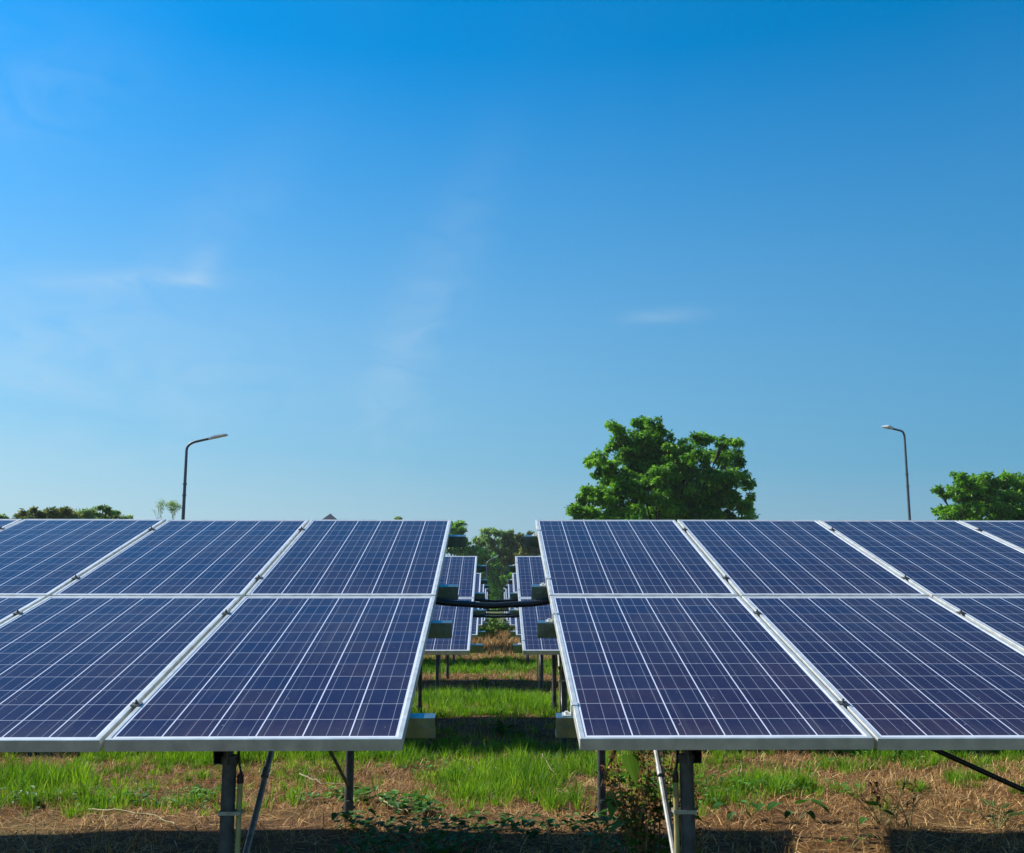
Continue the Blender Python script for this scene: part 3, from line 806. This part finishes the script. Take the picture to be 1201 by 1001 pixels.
# tall weed beside the right front post
def weed():
    B = Vector((.69, 4.95, float(ground_z(.69, 4.95))))
    root = empty('weed_bush', B); tag(root, 'tall weed with brown seed heads beside the right front post', 'weed')
    rs = random.Random(3); stems = []
    for i in range(34):
        a = rs.uniform(0, 6.28); q = rs.random()**.6*.19
        x0, y0 = math.cos(a)*q*.6, math.sin(a)*q*.6
        h = rs.uniform(.35, .88)*(1-.5*q/.25*.5)
        tip = Vector((x0*2+rs.gauss(0, .05), y0*2+rs.gauss(0, .05), h))
        stems.append([Vector((x0, y0, -.05)), Vector((x0*1.4, y0*1.4, h*.5)), tip])
    def st(b, t):
        for s in stems: stem_tube(b, t, s, [.005, .004, .002], rs.uniform(.1, .6))
    leaf_obj('stem', st, M['stem'], root)
    def lv(b, t):
        for s in stems:
            for k in range(16):
                u = rs.random(); p = s[0].lerp(s[1], u*2) if u < .5 else s[1].lerp(s[2], u*2-1)
                a = rs.uniform(0, 6.28)
                broad_leaf(b, t, p, (math.cos(a), math.sin(a), rs.uniform(-.1, .6)), rs.uniform(.024, .06), rs.uniform(.1, .6), min(1, max(0, rs.gauss(.4, .25))))
        for (x, y, z, sz, dx, dz, tn) in ((-.10, -.12, .68, .11, .3, -.9, .7), (-.15, -.1, .52, .095, -.3, -.9, .6), (-.12, -.12, .40, .08, -.8, -.3, .6), (-.1, -.14, .24, .10, -.7, .5, .75), (.03, -.16, .28, .10, .6, -.6, .2), (-.14, -.16, .2, .09, -.9, .1, .35)):
            broad_leaf(b, t, (x, y, z), (dx, -.35, dz), sz, .2, tn)
    leaf_obj('leaves', lv, M['weed'], root)
    def sd(b, t):
        for s in stems:
            for k in range(75):
                u = .45+.58*rs.random(); p = s[1].lerp(s[2], min(1.04, u*2-.9)); p = p+Vector((rs.gauss(0, .017), rs.gauss(0, .017), rs.gauss(0, .012)))
                d = Vector((rs.gauss(0, 1), rs.gauss(0, 1), rs.gauss(0, 1))).normalized(); e = d.orthogonal().normalized(); sz = rs.uniform(.006, .013)
                n = len(b.v); b.v += [tuple(p-d*sz), tuple(p+e*sz*.6), tuple(p+d*sz), tuple(p-e*sz*.6)]; b.f.append((n, n+1, n+2, n+3)); t += [min(1, max(0, rs.gauss(.5, .25)))]*4
    leaf_obj('seed_head', sd, M['seed'], root)
weed()
def small_plant(name, x, y, leaves, label, stems=None):
    z = float(ground_z(x, y)); root = empty(name, (x, y, z)); tag(root, label, 'plant')
    def st(b, t):
        for (dx, dy, dz, sz, ax, az, tn) in leaves:
            stem_tube(b, t, [(0, 0, -.02), (dx*.6, dy*.6, dz*.7), (dx, dy, dz)], [.003, .0025, .0015], .35)
    leaf_obj('stem', st, M['stem'], root)
    def lv(b, t):
        for (dx, dy, dz, sz, ax, az, tn) in leaves: broad_leaf(b, t, (dx, dy, dz), (ax, -.5, az), sz, .35, tn)
    leaf_obj('leaves', lv, M['vine'], root)
small_plant('broadleaf_weed', 1.86, 6.72, [(.02, 0, .10, .10, .3, .5, .5), (.10, .02, .11, .085, .9, 0, .4), (-.12, 0, .10, .085, -.9, -.1, .25), (.15, .02, .09, .07, .8, -.4, .3), (-.05, -.04, .06, .06, -.6, -.2, .3), (-.2, .02, .09, .06, -.8, -.2, .3), (.06, -.05, .06, .06, .3, -.3, .35)], 'dark leafy weed with five broad leaves at the shadow edge right of the post')
small_plant('broadleaf_weed', 1.50, 6.80, [(.02, 0, .10, .08, .4, .3, .45), (.09, 0, .09, .075, .9, -.1, .4), (-.08, .02, .09, .08, -.9, 0, .3), (-.03, -.05, .05, .06, -.5, -.3, .2), (.05, -.03, .05, .05, .7, -.3, .3)], 'low broad leaved weed just right of the right front post')
small_plant('broadleaf_weed', 2.30, 6.55, [(-.03, 0, .12, .09, -.3, .6, .6), (.03, -.02, .09, .07, .8, 0, .5), (-.08, -.02, .05, .06, -.8, -.2, .4)], 'young weed with one bright leaf at the foot of the dry twigs')
small_plant('broadleaf_weed', 1.96, 6.05, [(-.02, 0, .05, .05, -.6, .3, .5), (.05, 0, .05, .04, .7, .2, .5), (.12, .02, .06, .035, .3, .7, .6), (-.1, 0, .04, .04, -.8, .1, .4)], 'tiny seedling in the sunny strip at the lower right')
def twigs():
    x, y = 2.42, 6.62; root = tag(empty('dry_twig_plant', (x, y, float(ground_z(x, y)))), 'dead brown twiggy weed standing at the shadow edge on the right', 'plant')
    rs = random.Random(5)
    def st(b, t):
        for i in range(13):
            a = rs.gauss(0, .5); h = rs.uniform(.12, .27); tip = Vector((math.sin(a)*h*1.1, rs.gauss(0, .03), h))
            mid = tip*.5+Vector((rs.gauss(0, .02), 0, .01)); base = Vector((rs.uniform(-.1, .1), rs.uniform(-.03, .03), -.02))
            stem_tube(b, t, [base, base+mid, base+tip], [.004, .003, .0015], rs.uniform(0, .4))
            for k in range(5):
                q = base+tip*rs.uniform(.4, 1); stem_tube(b, t, [q, q+Vector((rs.gauss(0, .03), rs.gauss(0, .02), rs.uniform(.01, .04)))], [.002, .001], rs.uniform(0, .3), 5)
    leaf_obj('stem', st, M['stem'], root)
    def lv(b, t):
        for i in range(70):
            a = rs.choice((-.45, .5, .42, -.4))+rs.gauss(0, .08); h = rs.uniform(.14, .27)
            broad_leaf(b, t, (math.sin(a)*h*1.1+rs.gauss(0, .012), rs.gauss(0, .02), h+rs.gauss(0, .012)), (rs.gauss(0, 1), -.4, rs.gauss(-.2, .6)), rs.uniform(.012, .025), .4, rs.uniform(0, .4))
    leaf_obj('leaves', lv, M['seed'], root)
twigs()
def fern():
    x, y = 3.05, 6.62; root = tag(empty('feathery_plant', (x, y, float(ground_z(x, y)))), 'feathery green plant in shade at the lower right edge', 'plant')
    rs = random.Random(8); st_ = []
    for i in range(9):
        a = rs.uniform(0, 6.28); L = rs.uniform(.14, .24)
        st_.append([Vector((0, 0, -.02)), Vector((math.cos(a)*L*.5, math.sin(a)*L*.5, L*.5)), Vector((math.cos(a)*L*1.05, math.sin(a)*L*1.05, L*.55))])
    leaf_obj('stem', lambda b, t: [stem_tube(b, t, s, [.0025, .002, .001], .3) for s in st_], M['stem'], root)
    def lv(b, t):
        for s in st_:
            for k in range(22):
                u = .25+.75*k/21; p = s[0].lerp(s[1], u*2) if u < .5 else s[1].lerp(s[2], u*2-1)
                d = (s[2]-s[0]); sd = Vector((-d.y, d.x, 0)).normalized()*(1 if k % 2 else -1)
                broad_leaf(b, t, p, sd+d.normalized()*.5, .022, .3, rs.uniform(.1, .5), .05)
    leaf_obj('leaves', lv, M['vine'], root)
fern()
# pale dry stalks lying on the straw
def stalk(pts, label, r=.006):
    P = [Vector((x, y, float(ground_z(x, y))+z)) for x, y, z in pts]
    Q = []
    for i in range(len(P)-1):
        for k in range(5): Q.append(P[i].lerp(P[i+1], k/5)+Vector((random.gauss(0, .006), random.gauss(0, .006), random.gauss(0, .004))))
    Q.append(P[-1])
    o = leaf_obj('dry_stalk', lambda b, t: stem_tube(b, t, Q, [r*(1-.6*i/len(Q)) for i in range(len(Q))], .6), M['stem'])
    tag(o, label, 'dry stalk', 'pale dry stalks lying on the ground')
stalk([(-2.62, 7.1, .03), (-2.4, 6.92, .04), (-2.1, 6.78, .03), (-1.88, 6.5, .03), (-1.74, 6.22, .02)], 'long pale stalk lying across the shadow edge at the lower left', .006)
stalk([(-1.46, 8.1, .10), (-1.25, 7.9, .06), (-1.0, 7.8, .05)], 'short pale stalk in the straw between the left posts')
stalk([(-.78, 7.3, .05), (-.66, 7.05, .04), (-.55, 6.95, .03)], 'short pale stalk beside the creeper below the gap', .006)
stalk([(.36, 8.3, .20), (.40, 8.2, .12), (.46, 8.1, .06)], 'pale stalk leaning in the green clump below the gap', .005)
stalk([(-.1, 6.35, .05), (.1, 6.2, .06), (.3, 6.25, .05)], 'pale stalk lying on the creeper in the shade', .005)

# shrubs and tall dry brush further down the lane
def lane_shrub(x, y, w, hgt, mat, label, tone, n=420, size=.13, name='shrub'):
    root = empty(name, (x, y, float(ground_z(x, y)))); tag(root, label, 'shrub', 'shrubs down the lane')
    m = 26; cen = np.stack([rng.normal(size=m)*w*.45, rng.normal(size=m)*w*.45, np.abs(rng.normal(size=m))*hgt*.35+hgt*.2], 1)
    V, F, T = leaf_cloud(cen, np.full(m, w*.3), n//m, size, np.full(m, tone)+rng.normal(size=m)*.1, .8)
    np_mesh('leaves', V, F3=F, attrs={'tint': np.clip(T, 0, 1)}, mat=mat, parent=root)
    b = MB()
    for i in range(8): b.tube([(0, 0, -.1), tuple(cen[i]*.6), tuple(cen[i])], [.02, .012, .005], 5)
    b.build('stem', M['bark'], root)
lane_shrub(-.25, 43, .75, .95, M['weed'], 'bright green leafy shrub down the lane on the left', .75, 1200, .14)
lane_shrub(.75, 44, .7, .9, M['vine'], 'dark green shrub down the lane on the right', .35, 900, .14)
lane_shrub(-.45, 38.5, .6, .55, M['weed'], 'low yellow green brush beside the left arrays down the lane', .9, 900, .12)
lane_shrub(.12, 10.95, .13, .07, M['vine'], 'small dark weed tuft on bare soil in the gap', .3, 110, .11)

# thin haze of a warm day: even density, round the whole field
hb = MB(); hb.box((0, 320, 8.2), (1040, 800, 19))
hm_ = bpy.data.materials.new('haze'); hm_.use_nodes = True; hn = hm_.node_tree
hn.nodes.remove(hn.nodes['Principled BSDF']); pv = hn.nodes.new('ShaderNodeVolumePrincipled')
pv.inputs['Density'].default_value = .00022; pv.inputs['Color'].default_value = (.88, .93, .97, 1)
hn.links.new(pv.outputs[0], hn.nodes['Material Output'].inputs['Volume'])
tag(hb.build('haze', hm_), 'thin pale summer haze lying over the solar field', kind='stuff')

# ------------------------------------------------------------------ sky, sun, camera
SUN = Vector((-1.10, .50, 1.0)).normalized()
el = math.asin(SUN.z); az = math.atan2(SUN.x, SUN.y)
w = bpy.data.worlds.new('World'); sc.world = w; w.use_nodes = True
nt = w.node_tree; bg = nt.nodes['Background']
sky = nt.nodes.new('ShaderNodeTexSky'); sky.sky_type = 'NISHITA'; sky.sun_disc = False
sky.sun_elevation = el; sky.sun_rotation = az; sky.air_density = 1.3; sky.dust_density = 1.3; sky.ozone_density = 8.0; sky.altitude = 50
hs = nt.nodes.new('ShaderNodeHueSaturation'); hs.inputs['Saturation'].default_value = 1.92
nt.links.new(sky.outputs[0], hs.inputs['Color'])
# thin cirrus veils high in the sky, soft and torn by noise
tc = nt.nodes.new('ShaderNodeTexCoord').outputs['Generated']
def wn(typ, **k):
    o = nt.nodes.new(typ)
    for a, b_ in k.items(): setattr(o, a, b_)
    return o
def wm(op, a, b_=None, c=None, clamp=False):
    o = wn('ShaderNodeMath', operation=op, use_clamp=clamp)
    for i, x in enumerate((a, b_, c)):
        if x is None: continue
        if isinstance(x, bpy.types.NodeSocket): nt.links.new(x, o.inputs[i])
        else: o.inputs[i].default_value = x
    return o.outputs[0]
def wnoise(sc_, stretch, detail, seed):
    mp = wn('ShaderNodeMapping'); mp.inputs['Scale'].default_value = stretch; mp.inputs['Location'].default_value = (seed, seed*.7, -seed)
    nt.links.new(tc, mp.inputs[0]); o = wn('ShaderNodeTexNoise'); o.inputs['Scale'].default_value = sc_; o.inputs['Detail'].default_value = detail; o.inputs['Distortion'].default_value = 1.1
    o.inputs['Roughness'].default_value = .58; nt.links.new(mp.outputs[0], o.inputs['Vector']); return o.outputs[0]
sxyz = wn('ShaderNodeSeparateXYZ'); nt.links.new(tc, sxyz.inputs[0])
veil = wm('MULTIPLY', wm('SMOOTH_MAX', wm('MULTIPLY_ADD', wnoise(3.2, (1, 1, 1.6), 3, 2.3), 2.2, -.95), 0, .2), .012)
torn = wnoise(11, (1.2, 1, 2.6), 9, 5.1)
def wisp(px, py, rx, ry, slant, amp):
    """soft cloud patch round a fixed compass direction and height"""
    global veil
    d = (at(px, py, 100)-Vector((0, 0, CAMH))).normalized()
    r = Vector((d.y, -d.x, 0)).normalized(); u = r.cross(d)
    ca, sa = math.cos(slant), math.sin(slant)
    e1 = r*ca+u*sa; e2 = u*ca-r*sa
    q = None
    for e, k in ((e1, rx), (e2, ry)):
        o = wn('ShaderNodeVectorMath', operation='DOT_PRODUCT'); nt.links.new(tc, o.inputs[0]); o.inputs[1].default_value = e*(1/k)
        v = wm('POWER', wm('ABSOLUTE', wm('ADD', o.outputs['Value'], wm('MULTIPLY_ADD', torn, 1.1, -.55))), 2)
        q = v if q is None else wm('ADD', q, v)
    g = wm('EXPONENT', wm('MULTIPLY', q, -1.0))
    fr = wn('ShaderNodeVectorMath', operation='DOT_PRODUCT'); nt.links.new(tc, fr.inputs[0]); fr.inputs[1].default_value = d
    g = wm('MULTIPLY', g, wm('GREATER_THAN', fr.outputs['Value'], .3))
    veil = wm('ADD', veil, wm('MULTIPLY', wm('MULTIPLY', g, wm('MULTIPLY_ADD', torn, 2.4, -.6, True)), amp))
wisp(188, 327, .055, .008, .10, .30); wisp(238, 312, .018, .012, .95, .26); wisp(70, 334, .05, .012, 0, .12)
wisp(782, 369, .040, .007, .02, .15); wisp(505, 340, .13, .030, 1.15, .12); wisp(470, 440, .08, .03, 1.45, .10)
wisp(60, 420, .26, .08, .05, .22); wisp(250, 250, .10, .03, .8, .08); wisp(30, 80, .10, .06, .5, .10)
# pale moist air low in the sky, brighter towards the sun's side
hz = wm('MULTIPLY', wm('POWER', wm('MAXIMUM', wm('MULTIPLY_ADD', wm('MAXIMUM', sxyz.outputs[2], 0), -2.05, 1), 0), 1.12), .97)
sidef = wm('MULTIPLY_ADD', sxyz.outputs[0], -1.1, .5, True)
hc = wn('ShaderNodeMix', data_type='RGBA'); nt.links.new(sidef, hc.inputs[0]); hc.inputs[6].default_value = (1.25, 2.5, 3.7, 1); hc.inputs[7].default_value = (3.05, 4.3, 5.1, 1)
hm = wn('ShaderNodeMix', data_type='RGBA'); nt.links.new(hz, hm.inputs[0]); nt.links.new(hs.outputs[0], hm.inputs[6]); nt.links.new(hc.outputs[2], hm.inputs[7])
cm = wn('ShaderNodeMix', data_type='RGBA'); nt.links.new(veil, cm.inputs[0]); nt.links.new(hm.outputs[2], cm.inputs[6])
hs.inputs['Hue'].default_value = .492; cm.inputs[7].default_value = (4.3, 5.2, 5.8, 1)
cm.clamp_factor = True
nt.links.new(cm.outputs[2], bg.inputs['Color']); bg.inputs['Strength'].default_value = .10

ld = bpy.data.lights.new('sun', 'SUN'); ld.energy = 5.0; ld.angle = R(.53); ld.color = (1.0, .95, .86)
lo = bpy.data.objects.new('sun', ld); C.objects.link(lo); lo.rotation_euler = (-SUN).to_track_quat('-Z', 'Y').to_euler(); lo.location = SUN*50

cd = bpy.data.cameras.new('camera'); co = bpy.data.objects.new('camera', cd); C.objects.link(co)
cd.sensor_width = 36; cd.lens = FPX/1201*36; cd.clip_end = 5000; cd.clip_start = .05
co.location = (0, 0, CAMH); co.rotation_euler = (math.pi/2+PITCH, 0, -YAW)
sc.camera = co
sc.view_settings.view_transform = 'Standard'; sc.view_settings.look = 'None'; sc.view_settings.exposure = .6; sc.view_settings.gamma = 1
sc.render.engine = 'CYCLES'
sc.cycles.max_bounces = 6; sc.cycles.transparent_max_bounces = 4
